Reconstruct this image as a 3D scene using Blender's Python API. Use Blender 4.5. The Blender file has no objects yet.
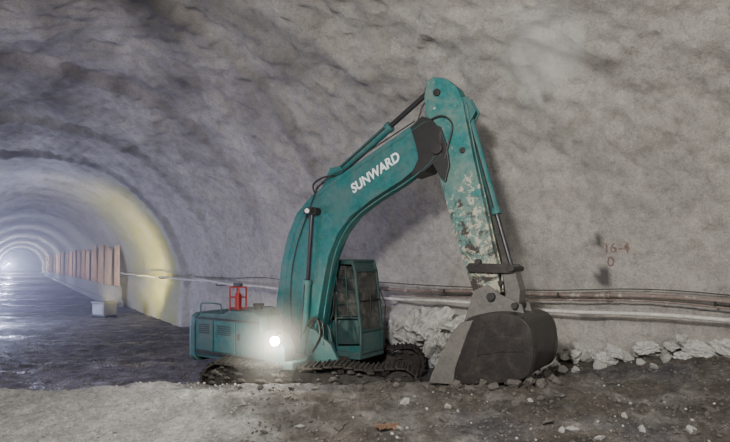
import bpy, bmesh, math, random
from mathutils import Vector, Matrix, noise
from mathutils.bvhtree import BVHTree
random.seed(7)
F=527.0; CX=365.0; HY=262.0; CH=2.7
C=bpy.context.scene.collection
def sm(a,b,x):
    if a==b: return 0.0 if x<a else 1.0
    t=max(0.0,min(1.0,(x-a)/(b-a))); return t*t*(3-2*t)
def fbm(p,o=4): return noise.fractal(p,1.0,2.0,o,noise_basis='PERLIN_ORIGINAL')

# ---------------- materials ----------------
def newmat(name):
    m=bpy.data.materials.new(name); m.use_nodes=True
    nt=m.node_tree; b=nt.nodes['Principled BSDF']; return m,nt,b
def N(nt,t,**k):
    n=nt.nodes.new(t)
    for a,v in k.items(): setattr(n,a,v)
    return n
def noi(nt,co,scale,detail=5,rough=.6,dist=0):
    n=N(nt,'ShaderNodeTexNoise'); n.inputs['Scale'].default_value=scale; n.inputs['Detail'].default_value=detail
    n.inputs['Roughness'].default_value=rough; n.inputs['Distortion'].default_value=dist
    nt.links.new(co,n.inputs['Vector']); return n.outputs['Fac']
def ramp(nt,fac,stops):
    r=N(nt,'ShaderNodeValToRGB'); e=r.color_ramp.elements
    while len(e)<len(stops): e.new(.5)
    for i,(p,c) in enumerate(stops):
        e[i].position=p; e[i].color=(*c,1) if len(c)==3 else c
    nt.links.new(fac,r.inputs['Fac']); return r.outputs['Color']
def mix(nt,fac,a,b,mode='MIX'):
    m=N(nt,'ShaderNodeMix',data_type='RGBA',blend_type=mode)
    for k,v in ((0,fac),(6,a),(7,b)):
        if hasattr(v,'links'): nt.links.new(v,m.inputs[k])
        elif k==0: m.inputs[0].default_value=v
        else: m.inputs[k].default_value=(*v,1)
    return m.outputs[2]
def bump(nt,b,h,strength=.5,dist=.03,prev=None):
    n=N(nt,'ShaderNodeBump'); n.inputs['Strength'].default_value=strength; n.inputs['Distance'].default_value=dist
    nt.links.new(h,n.inputs['Height'])
    if prev: nt.links.new(prev,n.inputs['Normal'])
    if b: nt.links.new(n.outputs['Normal'],b.inputs['Normal'])
    return n.outputs['Normal']
def coord(nt): return N(nt,'ShaderNodeTexCoord').outputs['Object']
def attr(nt,name): return N(nt,'ShaderNodeAttribute',attribute_name=name).outputs['Fac']

def mat_shot():
    m,nt,b=newmat('shotcrete'); co=coord(nt)
    big=noi(nt,co,.5,7,.66,.4); med=noi(nt,co,5.0,10,.8); fine=noi(nt,co,32,6,.75)
    c=ramp(nt,big,[(.28,(.31,.295,.272)),(.5,(.40,.378,.345)),(.72,(.47,.445,.405))])
    c2=ramp(nt,med,[(.3,(.55,.54,.53)),(.5,(.92,.92,.92)),(.68,(1.14,1.12,1.09))])
    c=mix(nt,1.0,c,c2,'MULTIPLY')
    c3=ramp(nt,fine,[(.3,(.62,.62,.62)),(.6,(1.1,1.1,1.1))])
    c=mix(nt,.85,c,c3,'MULTIPLY')
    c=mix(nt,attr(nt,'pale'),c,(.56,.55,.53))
    c=mix(nt,attr(nt,'olive_light'),c,(.30,.29,.12))
    c=mix(nt,attr(nt,'stain_shade'),c,(.055,.05,.05))
    nt.links.new(c,b.inputs['Base Color']); b.inputs['Roughness'].default_value=.8
    b.inputs['Specular IOR Level'].default_value=.3
    n1=bump(nt,None,med,.85,.07); n2=bump(nt,b,fine,.8,.025,n1)
    return m
def mat_ground():
    m,nt,b=newmat('gravel_ground'); co=coord(nt)
    med=noi(nt,co,1.5,8,.7,.5); fine=noi(nt,co,12,9,.8); vf=noi(nt,co,50,6,.8)
    brown=ramp(nt,med,[(.3,(.045,.04,.034)),(.5,(.10,.087,.074)),(.7,(.19,.168,.142))])
    pale=ramp(nt,med,[(.3,(.42,.415,.40)),(.55,(.60,.595,.575)),(.7,(.70,.695,.665))])
    wet=ramp(nt,med,[(.35,(.05,.046,.052)),(.5,(.10,.094,.103)),(.68,(.24,.228,.238))])
    c=mix(nt,attr(nt,'pale'),brown,pale); c=mix(nt,attr(nt,'wet'),c,wet)
    c3=ramp(nt,fine,[(.34,(.45,.45,.45)),(.60,(1.3,1.3,1.3))]); c=mix(nt,.95,c,c3,'MULTIPLY')
    nt.links.new(c,b.inputs['Base Color'])
    mp=N(nt,'ShaderNodeMapping'); mp.inputs['Scale'].default_value=(.3,1.1,1); nt.links.new(co,mp.inputs['Vector'])
    pud=ramp(nt,noi(nt,mp.outputs[0],.8,5,.65,.3),[(.53,(.88,.88,.88)),(.58,(.26,.26,.26))])
    r=mix(nt,attr(nt,'wet'),(.9,.9,.9),pud)
    nt.links.new(r,b.inputs['Roughness']); b.inputs['Specular IOR Level'].default_value=.4
    n1=bump(nt,None,fine,.9,.08); bump(nt,b,vf,.8,.025,n1)
    return m
def mat_rock(name,c0,c1):
    m,nt,b=newmat(name); co=coord(nt)
    a=noi(nt,co,6,7,.7); c=ramp(nt,a,[(.3,c0),(.7,c1)]); nt.links.new(c,b.inputs['Base Color'])
    b.inputs['Roughness'].default_value=.9; bump(nt,b,noi(nt,co,25,5,.7),.6,.02); return m
def mat_paint(name,base,wear=.5,grime=.5,dust=(.30,.28,.25),scale=3.0,rust=(.07,.04,.025),zg=None):
    m,nt,b=newmat(name); co=coord(nt)
    n1=noi(nt,co,scale,8,.7,.3); n2=noi(nt,co,scale*5,8,.75); n3=noi(nt,co,scale*2.6,9,.72,.3)
    n4=noi(nt,co,scale*1.7,9,.75,.5)
    if zg:
        sp=N(nt,'ShaderNodeSeparateXYZ'); nt.links.new(co,sp.inputs[0])
        mr=N(nt,'ShaderNodeMapRange'); nt.links.new(sp.outputs[2],mr.inputs[0]); mr.inputs[1].default_value=zg[0]; mr.inputs[2].default_value=zg[1]; mr.inputs[3].default_value=zg[2]; mr.inputs[4].default_value=0
        def ad(x):
            a_=N(nt,'ShaderNodeMath',operation='ADD'); nt.links.new(x,a_.inputs[0]); nt.links.new(mr.outputs[0],a_.inputs[1]); return a_.outputs[0]
        n3=ad(n3); n1=ad(n1); n4=ad(n4)
    c=ramp(nt,n2,[(.3,tuple(x*.6 for x in base)),(.6,tuple(min(1,x*1.15) for x in base))])
    f=ramp(nt,n1,[(.60-.25*grime,(0,0,0)),(.85-.2*grime,(.85,.85,.85))])
    c=mix(nt,f,c,tuple(.4*x+.4*y for x,y in zip(base,dust)))
    f2=ramp(nt,n3,[(.72-.2*wear,(0,0,0)),(.76-.2*wear,(1,1,1))])
    c=mix(nt,f2,c,dust)
    f3=ramp(nt,n4,[(.68-.12*wear,(0,0,0)),(.76-.12*wear,(1,1,1))])
    c=mix(nt,f3,c,rust)
    nt.links.new(c,b.inputs['Base Color']); b.inputs['Roughness'].default_value=.6
    b.inputs['Specular IOR Level'].default_value=.3
    bump(nt,b,n2,.25,.01); return m
def mat_simple(name,base,rough=.6,metal=0,var=.35,scale=12):
    m,nt,b=newmat(name); co=coord(nt); n=noi(nt,co,scale,6,.7)
    c=ramp(nt,n,[(.3,tuple(x*(1-var) for x in base)),(.7,tuple(min(1,x*(1+var)) for x in base))])
    nt.links.new(c,b.inputs['Base Color']); b.inputs['Roughness'].default_value=rough; b.inputs['Metallic'].default_value=metal
    bump(nt,b,n,.25,.01); return m
def mat_emit(name,col,st):
    m,nt,b=newmat(name); b.inputs['Emission Color'].default_value=(*col,1); b.inputs['Emission Strength'].default_value=st
    b.inputs['Base Color'].default_value=(*col,1); return m
def mat_glass(name):
    m,nt,b=newmat(name); co=coord(nt)
    n=noi(nt,co,4,7,.7); c=ramp(nt,n,[(.35,(.012,.015,.016)),(.75,(.10,.098,.09))]); nt.links.new(c,b.inputs['Base Color'])
    b.inputs['Roughness'].default_value=.18
    a=ramp(nt,n,[(.3,(.78,.78,.78)),(.7,(.97,.97,.97))]); nt.links.new(a,b.inputs['Alpha']); return m

M_shot=mat_shot(); M_ground=mat_ground()
M_rock=mat_rock('pale_rock',(.19,.18,.17),(.42,.41,.39)); M_rockd=mat_rock('brown_rock',(.045,.04,.036),(.15,.135,.12))
M_ledge=mat_rock('ledge_rock',(.26,.255,.245),(.56,.55,.525))
TEAL=(.010,.098,.100)
M_teal=mat_paint('teal_paint',TEAL,.26,.76,(.17,.17,.155),2.6,(.018,.022,.022))
M_tealworn=mat_paint('chipped_teal_paint',(.012,.115,.115),.55,.75,(.32,.30,.235),3.0,(.030,.024,.020),(2.2,4.6,.18))
M_tealdirty=mat_paint('dusty_teal_paint',(.014,.072,.075),.40,1.0,(.15,.145,.13),2.8,(.022,.022,.021))
M_dark=mat_simple('dark_steel',(.020,.019,.018),.55,.3,.5); M_track=mat_simple('muddy_track_steel',(.026,.022,.019),.85,.1,.7,8)
M_black=mat_simple('black_rubber',(.010,.010,.010),.5); M_bucket=mat_paint('wet_bucket_steel',(.022,.019,.018),.22,.5,(.12,.105,.092),4.5)
M_bucket.node_tree.nodes['Principled BSDF'].inputs['Roughness'].default_value=.42
M_bucketp=mat_paint('dusty_bucket_steel',(.10,.093,.086),.4,.7,(.22,.205,.185),4)
M_chrome=mat_simple('oily_rod',(.04,.04,.045),.3,.6,.2); M_glass=mat_glass('dusty_glass')
M_cab=mat_paint('grimy_cab_paint',(.014,.046,.046),.2,.8,(.11,.105,.095),4,(.02,.02,.02)); M_red=mat_simple('red_paint',(.24,.016,.015),.5)
M_white=mat_simple('white_lettering',(.60,.64,.64),.5,0,.15)
M_redspray=mat_simple('red_spray',(.21,.085,.078),.85,0,.4,30)
nt=M_redspray.node_tree; a=ramp(nt,noi(nt,coord(nt),14,6,.8),[(.35,(.15,.15,.15)),(.62,(.75,.75,.75))]); nt.links.new(a,nt.nodes['Principled BSDF'].inputs['Alpha'])
M_pipew=mat_paint('pale_pipe',(.50,.48,.44),.35,.5,(.33,.29,.24),1.5,(.17,.11,.09)); M_rust=mat_paint('rusty_pipe',(.15,.11,.095),.8,.9,(.33,.305,.275),2.2)
M_lamp=mat_emit('lamp_glow',(1,.97,.85),260); M_tan=mat_simple('tan_sheet',(.76,.44,.27),.8,0,.3,1.3)
M_conc=mat_simple('concrete_barrier',(.24,.24,.25),.85,0,.3,4); M_box=mat_simple('grey_metal',(.13,.13,.125),.6)
M_rag=mat_simple('orange_cloth',(.13,.075,.045),.9,0,.5,9)
M_mud=mat_rock('dark_mud',(.022,.02,.018),(.07,.062,.055))

# ---------------- mesh helpers ----------------
def obj(name,me,mat,parent=None,loc=None,smooth=False,bev=0,seg=2):
    o=bpy.data.objects.new(name,me); C.objects.link(o)
    if mat: me.materials.append(mat)
    if parent: o.parent=parent
    if loc: o.location=loc
    if smooth:
        for p in me.polygons: p.use_smooth=True
    if bev:
        b=o.modifiers.new('bevel','BEVEL'); b.width=bev; b.segments=seg; b.limit_method='ANGLE'
    return o
def top(o,label,cat,group=None,kind=None):
    o['label']=label; o['category']=cat
    if group: o['group']=group
    if kind: o['kind']=kind
    return o
class B:
    def __init__(s): s.v=[]; s.f=[]
    def add(s,v,f):
        n=len(s.v); s.v+= [tuple(x) for x in v]; s.f+=[tuple(i+n for i in q) for q in f]; return s
    def box(s,a,b,M=None):
        v=[Vector((x,y,z)) for x in (a[0],b[0]) for y in (a[1],b[1]) for z in (a[2],b[2])]
        if M: v=[M@p for p in v]
        return s.add(v,[(0,1,3,2),(4,6,7,5),(0,4,5,1),(2,3,7,6),(0,2,6,4),(1,5,7,3)])
    def prism(s,poly,w0,w1):   # poly in (u,v), extrude on local y
        n=len(poly); v=[(u,w0,z) for u,z in poly]+[(u,w1,z) for u,z in poly]
        return s.add(v,[tuple(range(n)),tuple(range(2*n-1,n-1,-1))]+[(i,i+n,(i+1)%n+n,(i+1)%n) for i in range(n)])
    def prismz(s,poly,z0,z1):
        n=len(poly); v=[(x,y,z0) for x,y in poly]+[(x,y,z1) for x,y in poly]
        return s.add(v,[tuple(range(n-1,-1,-1)),tuple(range(n,2*n))]+[(i,(i+1)%n,(i+1)%n+n,i+n) for i in range(n)])
    def cyl(s,p,q,r,r2=None,n=16):
        p=Vector(p);q=Vector(q);r2=r if r2 is None else r2; d=(q-p).normalized()
        a=d.orthogonal().normalized(); b=d.cross(a)
        v=[p+(a*math.cos(t)+b*math.sin(t))*r for t in [2*math.pi*i/n for i in range(n)]]
        v+=[q+(a*math.cos(t)+b*math.sin(t))*r2 for t in [2*math.pi*i/n for i in range(n)]]
        return s.add(v,[tuple(range(n-1,-1,-1)),tuple(range(n,2*n))]+[(i,(i+1)%n,(i+1)%n+n,i+n) for i in range(n)])
    def tube(s,pts,r,n=8):
        pts=[Vector(p) for p in pts]; a=None; rings=[]
        for i,p in enumerate(pts):
            d=(pts[min(i+1,len(pts)-1)]-pts[max(i-1,0)]).normalized()
            if a is None: a=d.orthogonal().normalized()
            a=(a-d*a.dot(d)).normalized(); b=d.cross(a)
            rings.append([p+(a*math.cos(t)+b*math.sin(t))*r for t in [2*math.pi*k/n for k in range(n)]])
        v=[x for R in rings for x in R]; f=[]
        for i in range(len(pts)-1):
            for k in range(n): f.append((i*n+k,i*n+(k+1)%n,(i+1)*n+(k+1)%n,(i+1)*n+k))
        f.append(tuple(range(n-1,-1,-1))); f.append(tuple((len(pts)-1)*n+k for k in range(n)))
        return s.add(v,f)
    def mesh(s,name='m'):
        me=bpy.data.meshes.new(name); me.from_pydata(s.v,[],s.f); me.validate()
        bm=bmesh.new(); bm.from_mesh(me); bmesh.ops.recalc_face_normals(bm,faces=bm.faces); bm.to_mesh(me); bm.free(); return me
def smoothpath(pts,k=8):
    pts=[Vector(p) for p in pts]; P=[pts[0]]+pts+[pts[-1]]; out=[]
    for i in range(1,len(P)-2):
        for j in range(k):
            t=j/k; a,b,c,d=P[i-1],P[i],P[i+1],P[i+2]
            out.append(.5*((2*b)+(c-a)*t+(2*a-5*b+4*c-d)*t*t+(3*b-a-3*c+d)*t**3))
    out.append(pts[-1]); return out

# ---------------- tunnel ----------------
def heading(s):
    if s<6: h=50.5
    elif s<22: h=50.5-17.0*(s-6)/16
    else: h=33.5
    return math.radians(h)
DS=.05
def integ(s0,x,y,send,d):
    out=[]; s=s0
    while (s<=send if d>0 else s>=send):
        out.append((s,x,y)); h=heading(s+d/2); x+=-math.sin(h)*d; y+=math.cos(h)*d; s+=d
    return out
tab=integ(0,6.2,9.0,-26,-DS)[::-1][:-1]+integ(0,6.2,9.0,200,DS)
s0tab=tab[0][0]
def wallpt(s):
    i=(s-s0tab)/DS; k=max(0,min(len(tab)-2,int(i))); f=i-k
    x=tab[k][1]*(1-f)+tab[k+1][1]*f; y=tab[k][2]*(1-f)+tab[k+1][2]*f; h=heading(s)
    return Vector((x,y,0)),Vector((-math.cos(h),-math.sin(h),0)),Vector((-math.sin(h),math.cos(h),0))
ST0,ST1=18.7,18.95
def stepk(s): return sm(ST0,ST1,s)
INS=.30
def rings(s): return sm(24.5,24.7,s)
def dims(s):
    k=stepk(s); t=sm(4,18.5,s); j=sm(8.4,8.6,s)+sm(11.9,12.1,s)+sm(15.4,15.6,s)
    a=(6.9-1.25*t-.13*j)*(1-k)+4.75*k; H=(8.1-.80*t-.20*j)*(1-k)+6.5*k
    a-=.08*rings(s); H-=.10*rings(s)
    return a,H
NA=190; JW=58
def prof(a,H):
    out=[]; z0=1.2; L1=1.7; L2=(a+H-z0)/2*math.pi/2*1.02*2
    tot=2*L1+L2
    for i in range(NA+1):
        l=tot*i/NA
        if l<L1: out.append((a,-.5+l,0.0))
        elif l>tot-L1: out.append((-a,z0-(l-(tot-L1)),math.pi))
        else:
            t=(l-L1)/L2*math.pi; out.append((a*math.cos(t),z0+(H-z0)*math.sin(t),t))
    return out
ss=[]; s=-25.0
while s<190:
    ss.append(s); s+= .10 if (-2<s<21) else (.22 if s<45 else (.5 if s<80 else 1.8))
def project(p):
    return (CX+F*p.x/p.y, HY-F*(p.z-CH)/p.y) if p.y>.1 else (9999,9999)
def center(s):
    wp,nl,tg=wallpt(s); a,H=dims(s); return wp+nl*(a+INS*stepk(s)+.05*rings(s))
TV=[];stain_shade=[];pale=[];olive_light=[]
for s in ss:
    wp,nl,tg=wallpt(s); a,H=dims(s); cen=center(s); kk=stepk(s); rough=1-.4*kk
    for (x,z,t) in prof(a,H):
        p=cen-nl*x+Vector((0,0,z))
        ni=(nl*math.cos(t)*(H-1.6)/a - Vector((0,0,1))*math.sin(t)).normalized()
        up=sm(2.5,5.5,z)
        d=fbm(p*.33,3)*(.11+.07*up)*rough+fbm(p*1.1+Vector((9,2,1)),4)*(.045+.055*up)*rough
        d+=abs(noise.noise(p*.8+Vector((3,3,3))))*.06*up*rough
        d+=fbm(p*4.6,4)*(.04+.07*up)*rough
        if x>0 and z<2.4:
            low=1-sm(1.45,1.72,z+.3*noise.noise(p*1.5))
            o=sm(2.6,3.4,s)*(1-sm(8.6,10.0,s))
            vo=noise.voronoi(p*1.3)[0]; vo2=noise.voronoi(p*3.5)[0]
            d+=low*(.10+.55*o*(.8+.6*fbm(p*1.3,4)))+low*(.06+.40*o)*(.5-vo[0])+low*(.06+.16*o)*(.45-vo2[0])
        TV.append(p+ni*d)
        st=.42*sm(4.4,7.2,z)*sm(2,8,s)*(.85+1.2*fbm(p*.8,4)); pa=0; ol=0  # ceiling shade painted into the colour, darker towards the crown
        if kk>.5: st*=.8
        if kk>.5 and x>0 and s<31: ol=.85*sm(19.2,19.6,s)*(1-sm(27,31,s))*(1-sm(5.2,6.4,z))*(.8+.6*fbm(p*.9,3))  # yellow lamplight painted into the wall colour past the step
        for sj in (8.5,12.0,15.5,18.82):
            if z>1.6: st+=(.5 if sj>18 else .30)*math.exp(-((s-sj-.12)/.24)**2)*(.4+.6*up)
        if x>0 and z<2: pa=.45*(1-sm(1.45,1.8,z))*sm(2.8,3.6,s)*(1-sm(8.5,10,s))
        if x>0 and -3<s<12:
            q=project(TV[-1])
            for (sx,sy,rx,ry,am) in ((597,240,4,8,.9),(605,279,8,11,.9),(677,120,5,5,.5),(590,318,16,4,.6),(546,98,5,5,.4)):
                dd=((q[0]-sx)/rx)**2+((q[1]-sy)/ry)**2+1.0*noise.noise(p*6)
                st=max(st,am*(1-sm(.5,1.4,dd)))
            dd=((q[0]-545)/42)**2+((q[1]-50)/52)**2+.5*noise.noise(p*3)  # glare spot on the wall painted in as a paler patch
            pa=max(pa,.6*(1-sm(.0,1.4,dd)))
        stain_shade.append(max(0,min(1,st))); pale.append(pa); olive_light.append(max(0,min(1,ol)))
R=NA+1
quads=[(i*R+j,(i+1)*R+j,(i+1)*R+j+1,i*R+j+1) for i in range(len(ss)-1) for j in range(NA)]
me=bpy.data.meshes.new('tmp'); me.from_pydata(TV,[],quads); me.update()
VN=[v.normal.copy() for v in me.vertices]; bpy.data.meshes.remove(me)
bvh=BVHTree.FromPolygons(TV,quads)
def strip(name,j0,j1):
    V=[];vn=[];st=[];pa=[];ol=[]; n=j1-j0+1
    for i in range(len(ss)):
        for j in range(j0,j1+1):
            k=i*R+j; V.append(TV[k]); vn.append(VN[k]); st.append(stain_shade[k]); pa.append(pale[k]); ol.append(olive_light[k])
    Q=[(i*n+j,(i+1)*n+j,(i+1)*n+j+1,i*n+j+1) for i in range(len(ss)-1) for j in range(n-1)]
    me=bpy.data.meshes.new(name); me.from_pydata(V,[],Q); me.update()
    for nm,dat in (('stain_shade',st),('pale',pa),('olive_light',ol)):
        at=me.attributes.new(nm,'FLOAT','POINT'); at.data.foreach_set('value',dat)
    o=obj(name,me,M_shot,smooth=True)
    me.normals_split_custom_set_from_vertices(vn)
    o['kind']='structure'; return o
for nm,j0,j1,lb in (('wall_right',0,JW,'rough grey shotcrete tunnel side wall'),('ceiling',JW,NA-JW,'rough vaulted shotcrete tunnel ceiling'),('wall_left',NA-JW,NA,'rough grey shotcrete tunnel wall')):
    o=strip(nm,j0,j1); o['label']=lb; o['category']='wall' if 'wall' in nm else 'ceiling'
for nm,s in (('wall_back',-24.95),('wall_end',188.0)):
    wp,nl,tg=wallpt(s); a,H=dims(s); cen=center(s)
    v=[cen-nl*(x*1.1)+Vector((0,0,z*1.05)) for x,z,t in prof(a,H)]
    me=bpy.data.meshes.new(nm); me.from_pydata(v,[],[tuple(range(len(v)))])
    o=obj(nm,me,M_shot); o['kind']='structure'; o['label']='rough grey tunnel end face'; o['category']='wall'

# ---------------- floor ----------------
def ghs(x,y):
    base=.2*sm(-4.5,-3.0,x)
    slope=.185*max(0,x-.2) if x<9 else 1.63
    base=max(base,slope)
    edge=9.10-.14*max(-4,min(x,1.6))
    edge+=(.12+.25*sm(-3,-5,x))*noise.noise(Vector((x*1.3,1.3,0)))
    k=1-sm(edge-.25-.5*sm(-3,-5,x),edge+.06+.5*sm(-3,-5,x),y)
    pl=max(.63+.03*x if x>0 else .63+.015*x, slope+.05)
    pl-=.16*sm(8.6,6.0,y)*sm(2,-1,x)
    h=base+(pl-base)*k
    h+=.24*math.exp(-((x-2.15)/1.3)**2-((y-8.05)/.75)**2)
    return h
def gh(x,y):
    h=ghs(x,y)
    near=sm(26,12,y)
    h+=fbm(Vector((x*.8,y*.8,0)),3)*(.03+.04*near*sm(-6,-2,x))
    if y<40:
        far=sm(9.2,10.5,y)*sm(-1.5,-3.5,x)
        h+=far*(.035*fbm(Vector((x*2.6,y*2.6,4)),5))
    if y<16: h+=fbm(Vector((x*3.2,y*3.2,5)),4)*.034*(.4+sm(10.5,8.5,y)+.9*sm(1,4,x))
    if y<16: h+=.04*max(0,noise.noise(Vector((x*7,y*7,2))))*sm(10,8.6,y)
    return h
def axis(lo,f0,f1,hi,d,g0=1.12,g1=1.12):
    a=[f0]
    while a[-1]<f1: a.append(a[-1]+d)
    t=d
    while a[-1]<hi: t*=g1; a.append(a[-1]+t)
    t=d; b=[f0]
    while b[-1]>lo: t*=g0; b.append(b[-1]-t)
    return b[:0:-1]+a
xs=axis(-150,-7.5,8.0,26,.055,1.018,1.06); ys=axis(-14,4.4,12.0,170,.055,1.08,1.02)
GV=[];wet=[];gp=[]
for y in ys:
    for x in xs:
        h=gh(x,y); GV.append((x,y,h))
        e=fbm(Vector((x*1.2,y*1.2,7)),4)
        pl=(1-sm(-2.9,-1.1,x+.35*(y-8)+e*.9))*(1-sm(8.9,10.0,y+e*.9)) if x<2 else 0
        pl=max(pl,.25*sm(-.1,.5,e)*(1-sm(9,9.3,y)))
        pl*=1-.85*sm(8.6,8.9,y+e*.3)*sm(-3.4,-2.6,x)
        w=(1-sm(-2.5,.5,x))*sm(8.9,10.1,y+e*.9)
        w=max(w, .8*sm(.0,.3,noise.noise(Vector((x*.7,y*.7,3))))*sm(.5,1.5,x), .8*sm(8.5,8.8,y+e*.4)*sm(-3.4,-2.4,x)*(1-sm(2.5,4,x)))
        if y<60 and x<-2 and y>10: w*=1-.3*sm(.0,.4,fbm(Vector((x*.4,y*.9,11)),4))
        gp.append(min(1,max(pl,.0))); wet.append(w)
nx=len(xs)
me=bpy.data.meshes.new('floor'); me.from_pydata(GV,[],[(j*nx+i,j*nx+i+1,(j+1)*nx+i+1,(j+1)*nx+i) for j in range(len(ys)-1) for i in range(nx-1)])
for nm,dat in (('wet',wet),('pale',gp)):
    at=me.attributes.new(nm,'FLOAT','POINT'); at.data.foreach_set('value',dat)
fl=obj('floor',me,M_ground,smooth=True); fl['kind']='structure'; fl['label']='muddy gravel tunnel floor'; fl['category']='floor'

def ground_hit(px,py):
    a=(px-CX)/F; b=(py-HY)/F; y=4.0
    while y<60:
        if CH-b*y<=gh(a*y,y): return Vector((a*y,y,gh(a*y,y)))
        y+=.03
    return Vector((a*12,12,0))
def wall_hit(px,py):
    d=Vector(((px-CX)/F,1,-(py-HY)/F)).normalized()
    h=bvh.ray_cast(Vector((0,0,CH)),d); return h[0],h[1]

# ---------------- rocks & gravel ----------------
def rockmesh(seed,sub=2,flat=.75,nz=.12,pmin=.42,pmax=.78):
    bm=bmesh.new(); bmesh.ops.create_icosphere(bm,subdivisions=sub,radius=1)
    r=random.Random(seed); sc=Vector((r.uniform(.75,1.25),r.uniform(.65,1.1),r.uniform(.5,.85)*flat/.75)); off=Vector((seed*3.1,seed,0))
    planes=[(Vector((r.gauss(0,1),r.gauss(0,1),r.gauss(0,1))).normalized(),r.uniform(pmin,pmax)) for _ in range(10)]
    for v in bm.verts:
        p=v.co.normalized(); rr=1.0
        for n_,d_ in planes:
            c=p.dot(n_)
            if c>0: rr=min(rr,d_/c)
        v.co=Vector([a*b for a,b in zip(p*rr*(1+nz*fbm(p*2.5+off,4)),sc)])
    me=bpy.data.meshes.new('rock'); bm.to_mesh(me); bm.free(); return me
rms=[rockmesh(i,3) for i in range(8)]
for m_ in rms: m_.materials.append(M_rock)
rmd=[rockmesh(20+i,3) for i in range(6)]
for m_ in rmd: m_.materials.append(M_rockd)
rml=[rockmesh(40+i,4,1.0,.3) for i in range(6)]
for m_ in rml: m_.materials.append(M_ledge)
def rock(p,r,pal,k=.28):
    o=bpy.data.objects.new('rock',random.choice(rms if pal else rmd)); C.objects.link(o)
    o.location=(p.x,p.y,p.z+r*k); o.scale=(r,r,r); o.rotation_euler=(random.uniform(-.4,.4),random.uniform(-.4,.4),random.uniform(0,6.28))
    top(o,'pale grey angular broken rock on the tunnel floor' if pal else 'brown muddy angular stone on the gravel floor','rock','loose rocks on the tunnel floor')
    return o
for i in range(66):
    s_=random.uniform(3.2,8.6) if i<52 else random.uniform(-1,3.2)
    wp,nl,tg=wallpt(s_); big_=s_>3.2; r=random.uniform(.3,.62) if big_ else random.uniform(.14,.28)
    off_=.50+random.uniform(-.1,.25) if big_ else .25
    p=wp+nl*off_; g0=gh(p.x,p.y); zt=random.uniform(g0,max(g0,1.68-r*.5)) if big_ else random.uniform(g0,g0+.25)
    o=bpy.data.objects.new('ledge_rock',random.choice(rml)); C.objects.link(o); o.location=(p.x,p.y,zt); o.scale=(r*1.3,r*.8,r); o.rotation_euler=(random.uniform(-.6,.6),random.uniform(-.6,.6),random.uniform(0,6.28))
    top(o,'rough pale grey rock block at the tunnel wall foot','rock','rock ledge along the wall foot')
for px,py,r in ((568,362,.22),(585,362,.38),(612,362,.30),(628,361,.18),(600,369,.17),(562,372,.12),(575,373,.11),(640,365,.11),(655,369,.1),(665,362,.13),(597,356,.28)):
    rock(ground_hit(px,py),r,True,.4)
for px,py,r in ((690,434,.10),(642,432,.07),(572,432,.08),(563,432,.05),(400,430,.055),(300,428,.055),(115,433,.055),(98,433,.03),(148,410,.04),(625,417,.05),(600,440,.06),(530,402,.05)):
    rock(ground_hit(px,py),r,True)
for px,py,r in ((455,387,.12),(470,389,.09),(495,389,.12),(515,388,.14),(540,386,.13),(428,388,.1),(442,391,.08),(556,382,.12),(380,391,.07),(345,392,.06),(315,391,.07),(260,389,.07),(225,388,.05),(410,390,.1),(484,385,.1),(527,384,.12),(360,390,.08),(292,390,.07),(240,389,.05),(398,387,.09),(548,376,.12),(505,383,.11)):
    rock(ground_hit(px,py),r,False)
for i in range(80):
    px=random.uniform(240,728); py=random.uniform(390,440)
    if px>560: py=random.uniform(368,440)
    rock(ground_hit(px,py),random.choice((.03,.035,.045,.06,.085)),random.random()<.08)
gb1=B(); gb2=B(); gb3=B()
ico=rockmesh(3,1); iv=[v.co.copy() for v in ico.vertices]; ifc=[tuple(p.vertices) for p in ico.polygons]
for i in range(15000):
    y=4.5+7.0*random.random()**1.1; x=(random.uniform(-.72,.72))*y
    if y>9.0-.14*x and x<1.6: continue
    r=.007+.028*random.random()**4
    Mx=Matrix.Translation((x,y,gh(x,y)+r*.3))@Matrix.Rotation(random.uniform(0,6),4,'Z')@Matrix.Rotation(random.uniform(-.6,.6),4,'X')
    (gb1 if (x<-1.6 or random.random()<.06) else gb2).add([Mx@(v*r*1.2) for v in iv],ifc)
for i in range(5000):
    y=9.6+13*random.random()**1.3; x=random.uniform(-.75,-.33)*y
    r=.012+.035*random.random()**3
    Mx=Matrix.Translation((x,y,gh(x,y)+r*.3))@Matrix.Rotation(random.uniform(0,6),4,'Z')
    gb3.add([Mx@(v*r) for v in iv],ifc)
for b_,mt,lb in ((gb1,M_rock,'fine pale grey gravel scattered over the floor'),(gb2,M_rockd,'fine brown gravel scattered over the floor'),(gb3,M_rockd,'coarse dark gravel scattered over the damp roadway')):
    me=bpy.data.meshes.new('gravel'); me.from_pydata(b_.v,[],b_.f)
    top(obj('gravel',me,mt),lb,'gravel',None,'stuff')
g=ground_hit(388,430); bm=bmesh.new(); bmesh.ops.create_grid(bm,x_segments=24,y_segments=16,size=1)
for v in bm.verts:
    q=v.co.copy(); e=1+.25*noise.noise(q*2); v.co=Vector((q.x*.15*e,q.y*.10*e,.02+.05*abs(noise.noise(q*2.3))+.03*noise.noise(q*5)))
me=bpy.data.meshes.new('rag'); bm.to_mesh(me); bm.free()
o=obj('rag',me,M_rag,loc=g,smooth=True); so=o.modifiers.new('s','SOLIDIFY'); so.thickness=.008
top(o,'crumpled orange-brown cloth rag lying on the gravel','rag')

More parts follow.
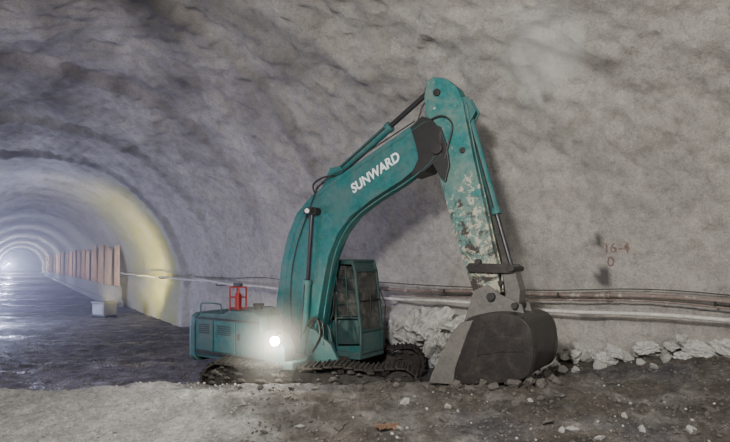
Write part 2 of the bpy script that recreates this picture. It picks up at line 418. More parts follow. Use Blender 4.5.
# ---------------- pipes on the wall ----------------
def wpipe(name,label,mat,s0,s1,hf,off,r,joint,mj,brk=True):
    pts=[];s=s0
    while s<=s1:
        wp,nl,tg=wallpt(s); k=INS*sm(17.0,19.0,s)
        pts.append(wp+nl*(off+k)+Vector((0,0,hf(s)+.02*math.sin(s*1.7)))); s+=.4 if s<30 else 1.5
    o=obj(name,B().tube(pts,r,12).mesh(),mat,smooth=True); top(o,label,'pipe')
    s=s0+joint*.4
    while s<min(s1,60):
        wp,nl,tg=wallpt(s); k=INS*sm(17.0,19.0,s); p=wp+nl*(off+k)+Vector((0,0,hf(s)+.02*math.sin(s*1.7)))
        b=B(); b.cyl(p-tg*.05,p-tg*.008,r*1.4,n=20); b.cyl(p+tg*.008,p+tg*.05,r*1.4,n=20)
        obj('flange',b.mesh(),mj,o,smooth=False)
        if brk and s<26:
            q=p+tg*.9; b=B(); b.tube([q-nl*(off+.1)-Vector((0,0,r)),q-Vector((0,0,r+.02)),q+nl*(r+.03)-Vector((0,0,r)),q+nl*(r+.03)+Vector((0,0,r*.6))],.018,6)
            obj('bracket',b.mesh(),M_dark,o)
        s+=joint
    return o
wpipe('water_pipe','pale grey painted pipe running along the tunnel wall',M_pipew,-20,31,lambda s:1.76+.06*sm(3,6,s) if s<6 else 1.82+.22*sm(6,20,s),.58,.036,5.3,M_pipew)
wpipe('air_pipe','rusty brown pipe with flanges bolted along the wall',M_rust,-20,8.6,lambda s:2.05+.025*math.sin(s*.8),.36,.044,2.6,M_rust)
wpipe('air_hose','dusty brown hose lying beside the rusty wall pipe',M_rust,-20,7.0,lambda s:1.94+.05*math.sin(s*.9),.40,.018,100,M_rust,False)
wpipe('cable','thin black cable sagging along the tunnel wall',M_dark,-20,17,lambda s:2.15+.04*math.sin(s*1.1),.28,.010,100,M_black,False)
def wall_text(txt,px,py,h):
    cu=bpy.data.curves.new('t','FONT'); cu.body=txt; cu.size=h*1.35; cu.align_x='CENTER'; cu.align_y='CENTER'; cu.offset=.003
    to=bpy.data.objects.new('t',cu); C.objects.link(to); bpy.context.view_layer.update()
    me=bpy.data.meshes.new_from_object(to.evaluated_get(bpy.context.evaluated_depsgraph_get())); bpy.data.objects.remove(to)
    bm=bmesh.new(); bm.from_mesh(me); bmesh.ops.triangulate(bm,faces=bm.faces)
    for _ in range(4):
        E=[e for e in bm.edges if e.calc_length()>.035]
        if not E: break
        bmesh.ops.subdivide_edges(bm,edges=E,cuts=1); bmesh.ops.triangulate(bm,faces=bm.faces)
    c,n=wall_hit(px,py); h_=heading(1.5); right=Vector((math.sin(h_),-math.cos(h_),0)); inn=Vector((-math.cos(h_),-math.sin(h_),0))
    for v in bm.verts:
        j=.02*noise.noise(v.co*9)
        p=c+right*(v.co.x+j)+Vector((0,0,v.co.y+j))+inn*1.0
        q=bvh.ray_cast(p,-inn); v.co=(q[0] if q[0] else p-inn)+inn*.014
    bm.to_mesh(me); bm.free()
    o=obj('spray_writing',me,M_redspray); top(o,'faded red spray-painted characters on the tunnel wall','writing'); return o
wall_text('16-4',616,248,.19); wall_text('0',611,262,.19)

# ---------------- far screens & box ----------------
s=30.5;i=0
while s<120:
    L=2.0 if s<60 else 3.0; bb=B(); bc=B(); pts=[]
    for k in range(13):
        wp,nl,tg=wallpt(s+L*k/12*.94); pts.append((wp,nl,k))
    hgt=3.7+.012*(s-30)+random.uniform(-.3,.3)
    V=[];Fc=[]; o0=INS+.1+.5; zb=1.25-.004*(s-30)
    for wp,nl,k in pts:
        w=.08*math.sin(k*1.6+i)
        for zi in range(5):
            V.append(wp+nl*(o0+w*(1-zi/5)+.12*(i%2))+Vector((0,0,zb+(hgt+.12*math.sin(k*.8+i*2)-zb)*zi/4)))
    for k in range(12):
        for z in range(4): Fc.append((k*5+z,(k+1)*5+z,(k+1)*5+z+1,k*5+z+1))
    bb.add(V,Fc); me=bb.mesh(); o=obj('fabric_screen',me,M_tan,smooth=True); so=o.modifiers.new('s','SOLIDIFY'); so.thickness=.03
    top(o,'tan fabric screen sheet hung above a concrete barrier','screen','tan screens along the tunnel wall')
    wp,nl,tg=wallpt(s+L/2); Mx=Matrix(((tg.x,nl.x,0,wp.x),(tg.y,nl.y,0,wp.y),(0,0,1,0),(0,0,0,1)))
    bc.box((-L/2*.98,o0-.1,-.1),(L/2*.98,o0+.25,zb),Mx); bc.box((-L/2*.98,o0-.2,-.1),(L/2*.98,o0+.45,.35),Mx)
    o=obj('concrete_barrier',bc.mesh(),M_conc,bev=.03); top(o,'grey concrete barrier block beneath a tan screen','barrier','barriers along the tunnel wall')
    s+=L;i+=1
g=Vector((-12.75,25.8,gh(-12.75,25.8)))
rt=bpy.data.objects.new('equipment_cabinet',None); C.objects.link(rt); rt.location=g; rt.rotation_euler=(0,0,-.5)
top(rt,'small dull grey metal equipment cabinet on skids','cabinet')
obj('cabinet_body',B().box((-.45,-.35,.12),(.45,.35,.72)).mesh(),M_box,rt,bev=.03)
obj('lid',B().prism([(-.49,.72),(.49,.72),(.45,.8),(-.45,.8)],-.4,.4).mesh(),M_box,rt,bev=.01)
for w in (-.28,.28): obj('skid',B().box((-.5,w-.05,0),(.5,w+.05,.12)).mesh(),M_dark,rt)
obj('door',B().box((-.38,-.37,.2),(.38,-.35,.66)).mesh(),M_conc,rt,bev=.008)

# ---------------- excavator ----------------
BX,BY=-1.35,10.8; YD=34; YAW=math.radians(YD); cy,sy=math.cos(YAW),math.sin(YAW)
ex=bpy.data.objects.new('excavator',None); C.objects.link(ex); ex.location=(BX,BY,0.0); ex.rotation_euler=(0,0,-YAW)
top(ex,'teal crawler excavator with worn paint parked on mud, arm lowered','excavator')
def P(px,py,w=0.0):
    a=(px-CX)/F; x0=BX+w*sy; y0=BY+w*cy
    u=(a*y0-x0)/(cy+sy*a); Y=y0-sy*u
    return (u,CH-(py-HY)*Y/F)
def PP(l,w=0): return [P(x,y,w) for x,y in l]
def P3(px,py,w): u,v=P(px,py,w); return (u,w,v)
UC=Matrix.Translation((.5*cy,.5*sy,.13))@Matrix.Rotation(math.radians(YD-8),4,'Z')
def track(w):
    R_=.36; L=1.66; hw=.27
    per=4*L+2*math.pi*R_
    def at(d):
        d%=per
        if d<2*L: return Vector((-L+d,0,2*R_)),0.0
        d-=2*L
        if d<math.pi*R_: a=d/R_; return Vector((L+R_*math.sin(a),0,R_+R_*math.cos(a))),-a
        d-=math.pi*R_
        if d<2*L: return Vector((L-d,0,0)),-math.pi
        d-=2*L; a=d/R_; return Vector((-L-R_*math.sin(a),0,R_-R_*math.cos(a))),-math.pi-a
    b=B(); n=48
    for i in range(n):
        p,a=at(per*i/n); sag=-.05*math.sin((per*i/n)/(2*L)*math.pi*3)**2 if per*i/n<2*L else 0
        Mx=UC@Matrix.Translation((p.x,w,p.z+sag))@Matrix.Rotation(-a,4,'Y')
        l=per/n*.46
        b.box((-l,-hw,-.03),(l,hw,.0),Mx); b.box((-l,-hw,0),(-l+.03,hw,.035),Mx); b.box((l*.2,-hw,0),(l*.2+.025,hw,.028),Mx)
        b.box((-l*1.05,-.1,-.08),(l*1.05,.1,-.03),Mx)
    o=obj('crawler_track',b.mesh(),M_track,ex)
    def wheel(nm,x,z,r,teeth=0):
        b=B(); p=lambda y:UC@Vector((x,w+y,z)); b.cyl(p(-.17),p(.17),r,n=28); b.cyl(p(-.22),p(.22),r*.45,n=16)
        if teeth:
            for k in range(teeth):
                a=2*math.pi*k/teeth; Mx=UC@Matrix.Translation((x,w,z))@Matrix.Rotation(a,4,'Y'); b.box((-.03,-.06,r*.9),(.03,.06,r*1.12),Mx)
        obj(nm,b.mesh(),M_track,o,bev=.01)
    wheel('sprocket',-L,R_,R_*.72,12); wheel('idler_wheel',L,R_,R_*.8)
    for k in range(7): wheel('track_roller',-L+.5+k*.39,.14,.09)
    for k in (-.6,.6): wheel('carrier_roller',k,.6,.06)
    b=B(); Mx=UC@Matrix.Translation((0,w,0))
    prof_=[(-1.45,.2),(1.4,.2),(1.45,.45),(1.1,.55),(-1.2,.55),(-1.45,.48)]
    v=[Mx@Vector((u,-.16,z)) for u,z in prof_]+[Mx@Vector((u,.16,z)) for u,z in prof_]; n=6
    b.add(v,[tuple(range(n)),tuple(range(2*n-1,n-1,-1))]+[(i,i+n,(i+1)%n+n,(i+1)%n) for i in range(n)])
    obj('side_frame',b.mesh(),M_mud,o,bev=.02)
    b=B(); rnd=random.Random(int(w*10)+50)
    for k in range(150):
        x=rnd.uniform(-1.95,1.9); z=rnd.uniform(.12,.64); r=rnd.uniform(.03,.10)
        Mq=Mx@Matrix.Translation((x,-.2+rnd.uniform(-.06,.05),z)); b.add([Mq@Vector((q.x*r*1.8,q.y*r*.8,q.z*r)) for q in iv],ifc)
    obj('caked_mud',b.mesh(),M_mud,o)['kind']='stuff'
track(-1.12); track(1.12)
b=B(); b.box((-.8,-1.0,.22),(.8,1.0,.5),UC); c=UC@Vector((0,0,.45)); c2=UC@Vector((0,0,.68)); b.cyl(c,c2,.62,n=40)
obj('car_body',b.mesh(),M_track,ex,bev=.02)
b=B(); b.prismz([(-1.95,-1.15),(.85,-1.15),(.85,-.75),(.6,-.4),(.6,.3),(1.27,.35),(1.27,1.25),(-1.95,1.2)],.76,.90)
obj('deck',b.mesh(),M_tealdirty,ex,bev=.02)
pl=[]
for k in range(17):
    a=math.pi/2+math.pi*k/16; pl.append((-1.78+.42*math.copysign(abs(math.cos(a))**.7,math.cos(a)),1.2*math.copysign(abs(math.sin(a))**.5,math.sin(a))))
b=B(); n=len(pl)
rows=[(.66,.93),(.76,1.0),(1.42,1.0),(1.58,.97),(1.64,.9)]
V=[];Fc=[]
for z,k in rows: V+=[(-1.75+(x+1.75)*k,y*k,z) for x,y in pl]
for r in range(len(rows)-1):
    for i in range(n): Fc.append((r*n+i,r*n+(i+1)%n,(r+1)*n+(i+1)%n,(r+1)*n+i))
Fc.append(tuple(range(n-1,-1,-1))); Fc.append(tuple((len(rows)-1)*n+i for i in range(n)))
b.add(V,Fc); obj('counterweight',b.mesh(),M_tealdirty,ex,bev=.02)
b=B(); b.prism([(-1.77,.8),(-1.77,1.56),(-1.6,1.66),(-.95,1.68),(-.8,1.75),(-.1,1.77),(.08,1.68),(.15,.86)],-1.18,-.55)
hs=obj('engine_housing',b.mesh(),M_tealdirty,ex,bev=.03)
b=B(); b.prism([(-1.77,.9),(-1.77,1.58),(-1.5,1.66),(-.6,1.70),(-.5,1.66),(-.45,.9)],-.55,1.1)
obj('engine_hood',b.mesh(),M_tealdirty,ex,bev=.04)
for u0,u1 in ((-1.72,-1.22),(-1.18,-.58),(-.54,.08)):
    d=obj('side_door',B().box((u0,-1.205,.92),(u1,-1.18,1.53)).mesh(),M_tealdirty if u0<-1.5 else M_teal,hs,bev=.01)
    b=B()
    if u0<-1.0:
        for k in range(5): b.box((u0+.1,-1.215,1.27+k*.04),(u1-.1,-1.2,1.285+k*.04))
        obj('vent_grille',b.mesh(),M_dark,d)
    else: obj('latch',B().box((u0+.04,-1.22,1.2),(u0+.1,-1.2,1.33)).mesh(),M_dark,d)
b=B(); b.box((-1.77,-1.2,.86),(.15,-1.17,.90)); b.box((-1.77,-1.2,1.56),(.08,-1.17,1.585)); obj('trim_rail',b.mesh(),M_dark,hs)
b=B(); b.tube(smoothpath([(-1.7,-1.1,1.62),(-1.7,-1.1,1.82),(-1.6,-1.1,1.86),(-1.15,-1.1,1.86),(-1.08,-1.1,1.80),(-1.08,-1.1,1.64)],5),.014,6); obj('handrail',b.mesh(),M_tealdirty,ex)
b=B(); b.cyl((-.4,-.75,1.74),(-.4,-.75,1.84),.09,n=20); b.cyl((-.4,-.75,1.84),(-.4,-.75,1.88),.11,n=20); obj('air_filter_cap',b.mesh(),M_dark,ex)
b=B(); b.prism([(.15,.80),(.15,1.42),(.3,1.44),(.5,1.38),(.66,1.12),(.66,.80)],-1.16,-.85)
tb=obj('tool_box',b.mesh(),M_tealdirty,ex,bev=.025)
b=B(); b.box((.66,-1.14,.55),(.85,-.8,.58)); b.box((.66,-1.14,.82),(.8,-.8,.85)); b.tube([(.83,-1.12,.58),(.83,-1.12,.84),(.66,-1.12,.88)],.02)
obj('step',b.mesh(),M_dark,ex)
# work light
lu,lv=P(275,341,-1.28)
lampdir=Vector((math.cos(math.radians(-54)),math.sin(math.radians(-54)),.03)).normalized()
lc=Vector((lu,-1.28,lv))
wl=obj('work_light',B().cyl(lc-lampdir*.09,lc+lampdir*.02,.05,.09,n=24).mesh(),M_dark,ex,smooth=False)
b=B(); b.cyl(lc+lampdir*.02,lc+lampdir*.03,.08,n=24); b.cyl(lc+lampdir*.03,lc+lampdir*.055,.08,.04,n=24)
obj('lamp_lens',b.mesh(),M_lamp,wl)
obj('lamp_bracket',B().cyl(lc-lampdir*.05,(lu-.02,-1.1,lv-.06),.02).mesh(),M_dark,wl)
ld=bpy.data.lights.new('work_lamp','POINT'); ld.energy=115; ld.color=(1,.94,.78); ld.shadow_soft_size=.06
lo=bpy.data.objects.new('work_lamp',ld); C.objects.link(lo); lo.parent=wl; lo.location=lc+lampdir*.16
# red rack
b=B(); z0=1.70
RU=P(238,300,-.9)[0]
for u in (-.125,.125):
    for w in (-1.0,-.8): b.cyl((RU+u,w,z0-.04),(RU+u,w,z0+.50),.018,n=8)
for z in (.08,.3,.5):
    b.tube([(RU-.125,-1.0,z0+z),(RU+.125,-1.0,z0+z),(RU+.125,-.8,z0+z),(RU-.125,-.8,z0+z),(RU-.125,-1.0,z0+z)],.013,6)
rk=obj('red_rack',b.mesh(),M_red,ex)
b=B(); b.cyl((RU,-.9,z0-.04),(RU,-.9,z0+.34),.07,n=20); b.cyl((RU,-.9,z0+.34),(RU,-.9,z0+.41),.07,.03,n=20); obj('canister',b.mesh(),M_red,rk,smooth=False)
b=B(); b.cyl((RU,-.9,z0+.41),(RU,-.9,z0+.53),.03,n=12); b.box((RU-.1,-.93,z0+.52),(RU+.1,-.87,z0+.58)); obj('valve',b.mesh(),M_dark,rk)
b=B(); b.tube(smoothpath([(.2,-1.08,1.42),(.2,-1.08,1.78),(.35,-1.08,1.83),(.5,-1.08,1.66),(.6,-1.08,1.16)],6),.013,8); obj('handrail',b.mesh(),M_dark,ex)

# boom
boomL=[(283,352),(281,330),(283,300),(288,262),(294,236),(303,214),(318,196),(340,180),(368,161),(400,139),(426,121),(434,122),(440,134),(441,146),(434,156),(428,165),(405,183),(378,200),(356,217),(343,235),(334,258),(328,290),(323,322),(319,352)]
b=B(); b.prism(PP(boomL),-.2,.2); bo=obj('boom',b.mesh(),M_teal,ex,bev=.02)
for sgn in (-1,1):
    b=B(); edge=smoothpath([P3(x,y,sgn*.2) for x,y in boomL[1:11]],4); b.tube(edge,.014,6); edge=smoothpath([P3(x,y,sgn*.2) for x,y in boomL[14:23]],4); b.tube(edge,.014,6)
    obj('weld_flange',b.mesh(),M_teal,bo,smooth=True)
b=B(); b.prism(PP([(416,130),(427,119),(436,121),(446,134),(446,158),(438,166),(430,173),(416,178),(424,160),(421,146)]),-.212,.212); obj('boom_nose',b.mesh(),M_black,bo,bev=.01)
def pin(px,py,w,r,mat=M_dark,nm='pin',par=None):
    u,v=P(px,py,-w); obj(nm,B().cyl((u,-w,v),(u,w,v),r,n=24).mesh(),mat,par or ex,bev=.008)
pin(300,340,.3,.11,par=bo); pin(313,211,.36,.075,par=bo); pin(436,148,.27,.10,par=bo)
b=B(); b.prism(PP([(284,362),(284,330),(300,322),(316,330),(332,345),(340,362)],-.27),-.31,-.24); b.prism(PP([(284,362),(284,330),(300,322),(316,330),(332,345),(340,362)],.27),.24,.31)
obj('boom_mount',b.mesh(),M_tealdirty,ex,bev=.01)
def ram(nm,a,bm_,w,frac,r,mat=M_teal):
    A=Vector(P3(*a,w)); Z=Vector(P3(*bm_,w)); M_=A.lerp(Z,frac); d=(Z-A).normalized()
    b=B(); b.cyl(A,M_,r,n=20); b.cyl(M_-d*.07,M_+d*.02,r*1.18,n=20); b.cyl(A-Vector((0,.07,0)),A+Vector((0,.07,0)),r*1.1,n=18)
    o=obj(nm,b.mesh(),mat,ex,bev=.006)
    b=B(); b.cyl(M_,Z,r*.55,n=16); obj('piston_rod',b.mesh(),M_chrome,o,smooth=False)
    b=B(); b.cyl(Z-Vector((0,.07,0)),Z+Vector((0,.07,0)),r*1.05,n=18); obj('rod_eye',b.mesh(),M_dark,o)
    q=Vector((0,-r*1.1,0)); b=B(); b.tube([A.lerp(Z,.08)+q,A.lerp(Z,frac*.95)+q],.014,6); obj('hydraulic_line',b.mesh(),M_dark,o)
ram('boom_cylinder',(303,350),(312,211),-.3,.5,.075); ram('boom_cylinder',(330,346),(316,211),.3,.5,.075)
ram('arm_cylinder',(336,175),(431,90),0,.6,.085,M_teal)
b=B()
for w in (-.11,.08): b.prism(PP([(318,198),(330,168),(340,166),(348,178)],w),w,w+.03)
obj('cylinder_bracket',b.mesh(),M_teal,bo)
armL=[(430,84),(437,79),(450,81),(460,89),(466,102),(470,125),(477,160),(486,200),(494,238),(501,268),(503,292),(499,303),(488,306),(479,298),(470,272),(459,238),(450,205),(443,178),(437,158),(431,130),(428,100)]
b=B(); b.prism(PP(armL),-.15,.15); ar=obj('arm',b.mesh(),M_tealworn,ex,bev=.018)
for sgn in (-1,1):
    b=B(); b.tube(smoothpath([P3(x,y,sgn*.15) for x,y in armL[4:11]],4),.012,6); b.tube(smoothpath([P3(x,y,sgn*.15) for x,y in armL[13:21]],4),.012,6)
    obj('weld_flange',b.mesh(),M_tealworn,ar,smooth=True)
b=B(); b.prism(PP([(430,158),(425,136),(432,124),(441,127),(447,145),(450,165),(446,182),(441,178)],-.18),-.21,-.16); obj('arm_knuckle',b.mesh(),M_black,ar,bev=.01)
pin(436,92,.2,.06,par=ar); pin(462,150,.18,.05,par=ar); pin(490,297,.3,.065,par=ar); pin(477,262,.24,.05,par=ar)
ram('bucket_cylinder',(468,112),(512,268),0,.66,.065,M_teal)
b=B(); b.prism(PP([(458,100),(470,98),(478,112),(472,124)]),-.1,-.07); b.prism(PP([(458,100),(470,98),(478,112),(472,124)]),.07,.1); obj('cylinder_bracket',b.mesh(),M_teal,ar)
for w in (-.22,.18):
    b=B(); b.prism(PP([(471,267),(474,263),(516,264),(519,269),(514,273),(474,272)]),w,w+.04); obj('link_arm',b.mesh(),M_bucket,ex,bev=.006)
b=B(); b.prism(PP([(504,266),(516,265),(523,290),(521,312),(509,312),(508,290)]),-.15,.15); obj('bucket_link',b.mesh(),M_bucketp,ex,bev=.015)
pin(511,269,.26,.045); pin(514,306,.3,.05); pin(500,283,.2,.04)
# bucket
bw=.64
out=[(456,332),(466,320),(482,314),(506,314),(522,319),(531,330),(534,347),(533,363),(526,377),(500,383),(468,384),(434,380)]
op=smoothpath([(*P(x,y,-bw),0) for x,y in out],4); op=[(p.x,p.y) for p in op]
def inset(poly,d):
    c=Vector((sum(p[0] for p in poly)/len(poly),sum(p[1] for p in poly)/len(poly)))
    return [tuple(Vector(p)+(c-Vector(p)).normalized()*d) for p in poly]
ip=inset(op,.035); b=B(); n=len(op)
V=[(u,-bw,v) for u,v in op]+[(u,bw,v) for u,v in op]+[(u,-bw,v) for u,v in ip]+[(u,bw,v) for u,v in ip]
Fc=[]
for i in range(n-1):
    Fc+=[(i,i+1,n+i+1,n+i),(2*n+i,3*n+i,3*n+i+1,2*n+i+1),(i,2*n+i,2*n+i+1,i+1),(n+i,n+i+1,3*n+i+1,3*n+i)]
Fc+=[(0,n,3*n,2*n),(n-1,3*n-1,4*n-1,2*n-1)]
b.add(V,Fc); bk=obj('bucket',b.mesh(),M_bucket,ex)
for w in (-bw+.06,bw-.06):
    b=B(); q2=inset(op,-.012)[24:44]; m_=len(q2); V=[(u,w-.05,v) for u,v in q2]+[(u,w+.05,v) for u,v in q2]
    b.add(V,[(i,i+1,m_+i+1,m_+i) for i in range(m_-1)]); o=obj('wear_strip',b.mesh(),M_bucket,bk); so=o.modifiers.new('s','SOLIDIFY'); so.thickness=.02
for w0,w1 in ((-bw-.02,-bw+.02),(bw-.02,bw+.02)):
    b=B(); b.prism(op,w0,w1); sp=obj('side_plate',b.mesh(),M_bucket,bk,bev=.006)
    b=B(); b.prism(PP([(430,382),(433,373),(452,333),(462,322),(474,320),(468,334),(456,368),(454,384)],-bw),w0-.02,w1+.02); obj('side_cutter',b.mesh(),M_bucketp,sp,bev=.006)
    b=B(); b.prism(PP([(478,342),(500,336),(522,338),(524,352),(500,352),(476,356)],-bw),w0-.012,w1+.012); obj('wear_plate',b.mesh(),M_bucket,sp,bev=.008)
rnd=random.Random(5); b=B()
for k in range(190):
    t=rnd.random(); px_=440+t*94; py_=rnd.choice((rnd.uniform(374,388),rnd.uniform(376,389),rnd.uniform(313,324) if px_>480 else 380)); u,v=P(px_,py_,-bw); r=rnd.uniform(.015,.05)
    Mq=Matrix.Translation((u,-bw+rnd.uniform(-.05,.8),v)); b.add([Mq@(q*r) for q in iv],ifc)
obj('caked_mud',b.mesh(),M_mud,bk)['kind']='stuff'
for w in (-.22,.17):
    b=B(); b.prism(PP([(466,330),(479,290),(492,284),(505,294),(514,298),(526,304),(532,326),(500,328)]),w,w+.05); obj('bucket_ear',b.mesh(),M_bucketp,bk,bev=.006)
b=B(); b.prism(PP([(476,318),(484,306),(500,306),(520,310),(528,324),(500,326)]),-.2,.2); obj('bucket_saddle',b.mesh(),M_bucketp,bk,bev=.02)
lu,lv=P(438,380,-bw); b=B(); b.box((lu-.06,-bw,lv-.03),(lu+.22,bw,lv+.015)); obj('cutting_edge',b.mesh(),M_bucket,bk,bev=.006)
for k in range(5):
    w=-bw+.07+k*(2*bw-.14)/4; b=B()
    v=[(lu+.1,w-.05,lv+.03),(lu+.1,w+.05,lv+.03),(lu+.1,w-.05,lv-.05),(lu+.1,w+.05,lv-.05),(lu-.16,w-.025,lv-.01),(lu-.16,w+.025,lv-.01),(lu-.16,w-.025,lv-.03),(lu-.16,w+.025,lv-.03)]
    b.add(v,[(0,1,3,2),(4,6,7,5),(0,4,5,1),(2,3,7,6),(0,2,6,4),(1,5,7,3)]); obj('tooth',b.mesh(),M_bucket,bk,bev=.005)

def hose(pts,w,r=.016,par=None):
    obj('hydraulic_hose',B().tube(smoothpath([P3(x,y,w) for x,y in pts],8),r,8).mesh(),M_black,par or ex,smooth=True)
hose([(300,352),(292,320),(291,280),(297,245),(309,210),(318,188),(330,176),(345,170)],-.22,.012,bo)
hose([(318,200),(313,186),(322,178),(335,176)],-.12,.018,bo); hose([(320,202),(316,190),(325,182),(340,178)],.05,.018,bo)
hose([(400,137),(416,124),(424,104),(440,92),(458,98)],-.1,.015,bo)
hose([(420,126),(440,116),(452,124),(448,145),(444,160)],-.2,.015,bo)
hose([(343,172),(365,154),(392,136),(415,121)],-.15,.012,bo)
hose([(312,350),(322,335),(330,322),(334,300),(330,265)],.25,.014)
hose([(300,345),(307,325),(316,318),(320,335),(312,352)],-.35,.02)
hose([(305,348),(313,322),(322,322),(324,345)],-.3,.018); hose([(316,350),(320,330),(328,326),(333,350)],-.2,.018)
# cab
W0,W1=.42,1.2
sideA=[(306,354),(310,300),(324,266),(332,261),(352,261),(355,271),(361,332),(361,354)]
SA=PP(sideA,W0)
cab=bpy.data.objects.new('cab',None); C.objects.link(cab); cab.parent=ex
obj('cab_floor',B().prism([SA[0],SA[7],(SA[7][0],SA[7][1]+.16),(SA[0][0],SA[0][1]+.16)],W0-.03,W1+.03).mesh(),M_teal,cab,bev=.01)
roof=[SA[2],SA[3],SA[4],SA[5],(SA[5][0]-.03,SA[5][1]-.05),(SA[4][0],SA[4][1]-.07),(SA[3][0],SA[3][1]-.07),(SA[2][0]+.03,SA[2][1]-.06)]
obj('cab_roof',B().prism(roof,W0-.02,W1+.02).mesh(),M_cab,cab,bev=.02)
def bar(b,p,q,w,r=.035): b.cyl((p[0],w,p[1]),(q[0],w,q[1]),r,n=8)
b=B()
for w in (W0,W1):
    for i in range(8): bar(b,SA[i],SA[(i+1)%8],w,.034)
    bar(b,P(334,262,W0),P(337,350,W0),w,.03)
    bar(b,P(335,318,W0),P(359,318,W0),w,.022)
for i in range(8): b.cyl((SA[i][0],W0,SA[i][1]),(SA[i][0],W1,SA[i][1]),.034,n=8)
obj('cab_frame',b.mesh(),M_cab,cab)
def pane(poly,w,nm='window',mat=M_glass,t=.012): return obj(nm,B().prism(PP(poly,W0),w,w+t).mesh(),mat,cab)
for w in (W0-.005,W1):
    pane([(336,265),(353,267),(358,316),(338,316)],w); pane([(325,267),(332,265),(336,316),(312,316),(312,302)],w,'rear_pillar',M_tealdirty,.02)
    pane([(308,320),(336,320),(336,346),(308,346)],w,'lower_panel',M_tealdirty)
    d=pane([(338,320),(359,320),(359,344),(338,344)],w,'door',M_cab)
b=B()
for yy in (278,291,304): bar(b,P(338,yy,W0),P(356,yy,W0),W0-.03,.010)
bar(b,P(346,266,W0),P(349,316,W0),W0-.03,.010)
obj('window_guard',b.mesh(),M_cab,cab)
f0,f1=SA[5],SA[6]; b=B(); b.add([(f0[0],W0+.04,f0[1]),(f0[0],W1-.04,f0[1]),(f1[0],W1-.04,f1[1]),(f1[0],W0+.04,f1[1])],[(0,1,2,3)]); o=obj('windshield',b.mesh(),M_glass,cab); so=o.modifiers.new('s','SOLIDIFY'); so.thickness=.01
mu,mv=(f0[0]+f1[0])/2+.02,(f0[1]+f1[1])/2; b=B(); b.cyl((mu,W0,mv),(mu,W1,mv),.018,n=8); b.tube([(f1[0]+.02,W0+.3,f1[1]),(mu+.03,W0+.38,mv+.25)],.012,6); obj('wiper_bar',b.mesh(),M_dark,cab)
b=B(); q0=SA[6];q1=SA[7]; b.box((q1[0]-.02,W0,q1[1]),(q1[0]+.01,W1,q0[1])); obj('front_panel',b.mesh(),M_tealdirty,cab)
b=B(); b.add([(SA[0][0],W0,SA[0][1]),(SA[0][0],W1,SA[0][1]),(SA[1][0],W1,SA[1][1]),(SA[1][0],W0,SA[1][1])],[(0,1,2,3)]); o=obj('rear_panel',b.mesh(),M_cab,cab); so=o.modifiers.new('s','SOLIDIFY'); so.thickness=.02
cu_=(SA[0][0]+SA[7][0])/2; sv=SA[0][1]
b=B(); b.box((cu_-.3,.56,sv+.35),(cu_+.2,.98,sv+.5)); b.box((cu_-.38,.56,sv+.45),(cu_-.24,.98,sv+1.15)); b.box((cu_-.2,.6,sv+.1),(cu_+.1,.92,sv+.35)); obj('seat',b.mesh(),M_black,cab,bev=.04)
b=B(); b.tube([(SA[7][0]+.05,W1,SA[7][1]+.1),(SA[6][0]+.09,W1,SA[6][1]+.5),(SA[5][0]+.05,W1,SA[5][1]-.3)],.012,6); obj('grab_handle',b.mesh(),M_dark,cab)
u,v=P(312,212,-.25); b=B(); b.cyl((u-.02,-.45,v),(u+.08,-.5,v),.05,.06,n=18); bl=obj('boom_light',b.mesh(),M_dark,ex); obj('lamp_lens',B().cyl((u+.08,-.5,v),(u+.085,-.503,v),.045,n=18).mesh(),M_white,bl)
# lettering
cu=bpy.data.curves.new('t','FONT'); cu.body='SUNWARD'; cu.size=.36; cu.align_x='CENTER'; cu.align_y='CENTER'; cu.extrude=.003; cu.offset=.010; cu.shear=.1; cu.space_character=1.02
to=bpy.data.objects.new('t',cu); C.objects.link(to); bpy.context.view_layer.update()
me=bpy.data.meshes.new_from_object(to.evaluated_get(bpy.context.evaluated_depsgraph_get())); bpy.data.objects.remove(to)
wx=max(v.co.x for v in me.vertices)-min(v.co.x for v in me.vertices)
a=P(352,190,-.2); c_=P(399,156,-.2); ln=math.dist(a,c_); ang=math.atan2(c_[1]-a[1],c_[0]-a[0])
sc=ln/wx
Mx=Matrix.Translation(((a[0]+c_[0])/2,-.206,(a[1]+c_[1])/2))@Matrix.Rotation(-ang,4,'Y')@Matrix.Rotation(math.pi/2,4,'X')@Matrix.Diagonal((sc,sc*1.1,1,1))
me.transform(Mx); obj('lettering',me,M_white,bo)

# ---------------- dusty haze in the far tunnel ----------------
hz=B(); hs_=[12,14,17,20,26,34,50,80,120,170]; K=20; V=[];Fc=[]
for s in hs_:
    a,H=dims(s); cen=center(s); wp,nl,tg=wallpt(s)
    for k in range(K):
        t=math.pi*k/(K-1); V.append(cen-nl*(a*.93*math.cos(t))+Vector((0,0,.5+(H*.93-.5)*math.sin(t))))
for i in range(len(hs_)-1):
    for k in range(K): Fc.append((i*K+k,i*K+(k+1)%K,(i+1)*K+(k+1)%K,(i+1)*K+k))
Fc.append(tuple(range(K))); Fc.append(tuple((len(hs_)-1)*K+k for k in range(K)))
hz.add(V,Fc)
mh=bpy.data.materials.new('dust_haze'); mh.use_nodes=True; nt=mh.node_tree; nt.nodes.remove(nt.nodes['Principled BSDF'])
vs=N(nt,'ShaderNodeVolumeScatter'); vs.inputs['Color'].default_value=(.78,.78,1,1); vs.inputs['Density'].default_value=.014; vs.inputs['Anisotropy'].default_value=.2
nt.links.new(vs.outputs[0],nt.nodes['Material Output'].inputs['Volume'])
top(obj('dust_haze',hz.mesh(),mh),'thin drifting dust haze filling the distant tunnel','haze',None,'stuff')
bm=bmesh.new(); bmesh.ops.create_icosphere(bm,subdivisions=3,radius=1.0); me=bpy.data.meshes.new('dust'); bm.to_mesh(me); bm.free()  # scattering sphere added to give the work light a glare halo
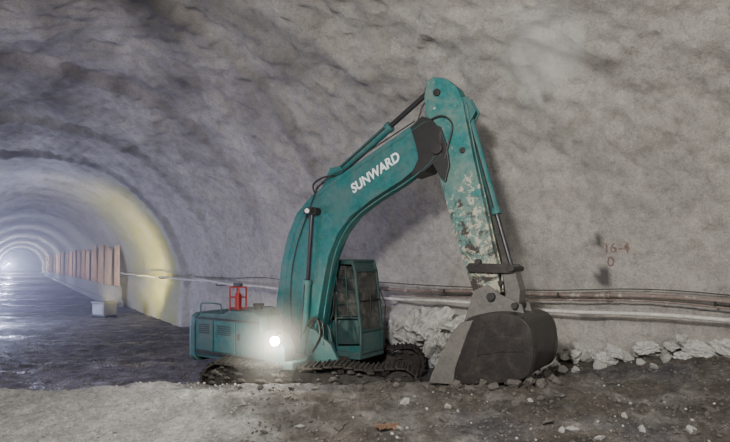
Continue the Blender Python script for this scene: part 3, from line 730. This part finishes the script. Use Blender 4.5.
md=bpy.data.materials.new('lamp_halo'); md.use_nodes=True; nt=md.node_tree; nt.nodes.remove(nt.nodes['Principled BSDF'])
vs=N(nt,'ShaderNodeVolumeScatter'); vs.inputs['Color'].default_value=(1,.97,.9,1)
ln_=N(nt,'ShaderNodeVectorMath',operation='LENGTH'); nt.links.new(coord(nt),ln_.inputs[0])
mr=N(nt,'ShaderNodeMapRange'); nt.links.new(ln_.outputs['Value'],mr.inputs[0]); mr.inputs[1].default_value=0; mr.inputs[2].default_value=1; mr.inputs[3].default_value=.30; mr.inputs[4].default_value=0
nt.links.new(mr.outputs[0],vs.inputs['Density']); nt.links.new(vs.outputs[0],nt.nodes['Material Output'].inputs['Volume'])
od=obj('lamp_halo',me,md); wp_=Matrix.Translation((BX,BY,0))@Matrix.Rotation(-YAW,4,'Z')@(lc+lampdir*.3); od.location=wp_; od.scale=(.9,.9,.9)
top(od,'added scattering sphere making a halo around the work light','haze',None,'stuff')

# ---------------- lights ----------------
def light(name,typ,loc,energy,col,target=None,size=1,spot=60,blend=.5):
    l=bpy.data.lights.new(name,typ); l.energy=energy; l.color=col
    if typ=='AREA': l.shape='DISK'; l.size=size
    elif typ=='SPOT': l.spot_size=math.radians(spot); l.spot_blend=blend; l.shadow_soft_size=size
    else: l.shadow_soft_size=size
    o=bpy.data.objects.new(name,l); C.objects.link(o); o.location=loc
    if target: o.rotation_euler=(Vector(target)-Vector(loc)).to_track_quat('-Z','Y').to_euler()
    return o
light('key_fill_lamp','AREA',(-1.4,.5,5.4),1080,(1,.97,.92),(3.2,11,2.2),.7)
light('key_fill_lamp','AREA',(7.0,-1.5,5.5),430,(1,.955,.88),(5,9,4),1.5)  # added fill to brighten the right wall, no visible source
light('key_fill_lamp','AREA',(-7.5,9.5,3.0),300,(.72,.70,1),(-4,18,3.6),1.0)  # added cool fill giving the left wall its violet cast
light('tunnel_lamp','POINT',(-16.9,21.8,1.3),2000,(.55,.62,1),size=.25)
light('tunnel_lamp','POINT',(-12.9,15.4,.75),620,(.66,.72,1),size=.15)
wp,nl,tg=wallpt(21.8); light('tunnel_lamp','SPOT',wp+nl*2.8+Vector((0,0,1.0)),1300,(1,.86,.30),wp+nl*.3+tg*2.0+Vector((0,0,3.8)),.2,140,.8)
for s,e in ((34,420),(46,900),(62,1600),(85,3500),(115,7000),(150,12000)):
    wp,nl,tg=wallpt(s); p=wp+nl*7.4+Vector((0,0,2.2)); light('tunnel_lamp','POINT',p,e,(.62,.66,1),size=.3)
w=bpy.data.worlds.new('w'); bpy.context.scene.world=w; w.use_nodes=True; w.node_tree.nodes['Background'].inputs[0].default_value=(.05,.05,.055,1)

cam=bpy.data.cameras.new('camera'); co=bpy.data.objects.new('camera',cam); C.objects.link(co)
co.location=(0,0,CH); co.rotation_euler=(math.radians(90),0,0); cam.sensor_fit='HORIZONTAL'; cam.sensor_width=36; cam.lens=F/730*36; cam.shift_y=(HY-221)/730
cam.clip_end=500
bpy.context.scene.camera=co
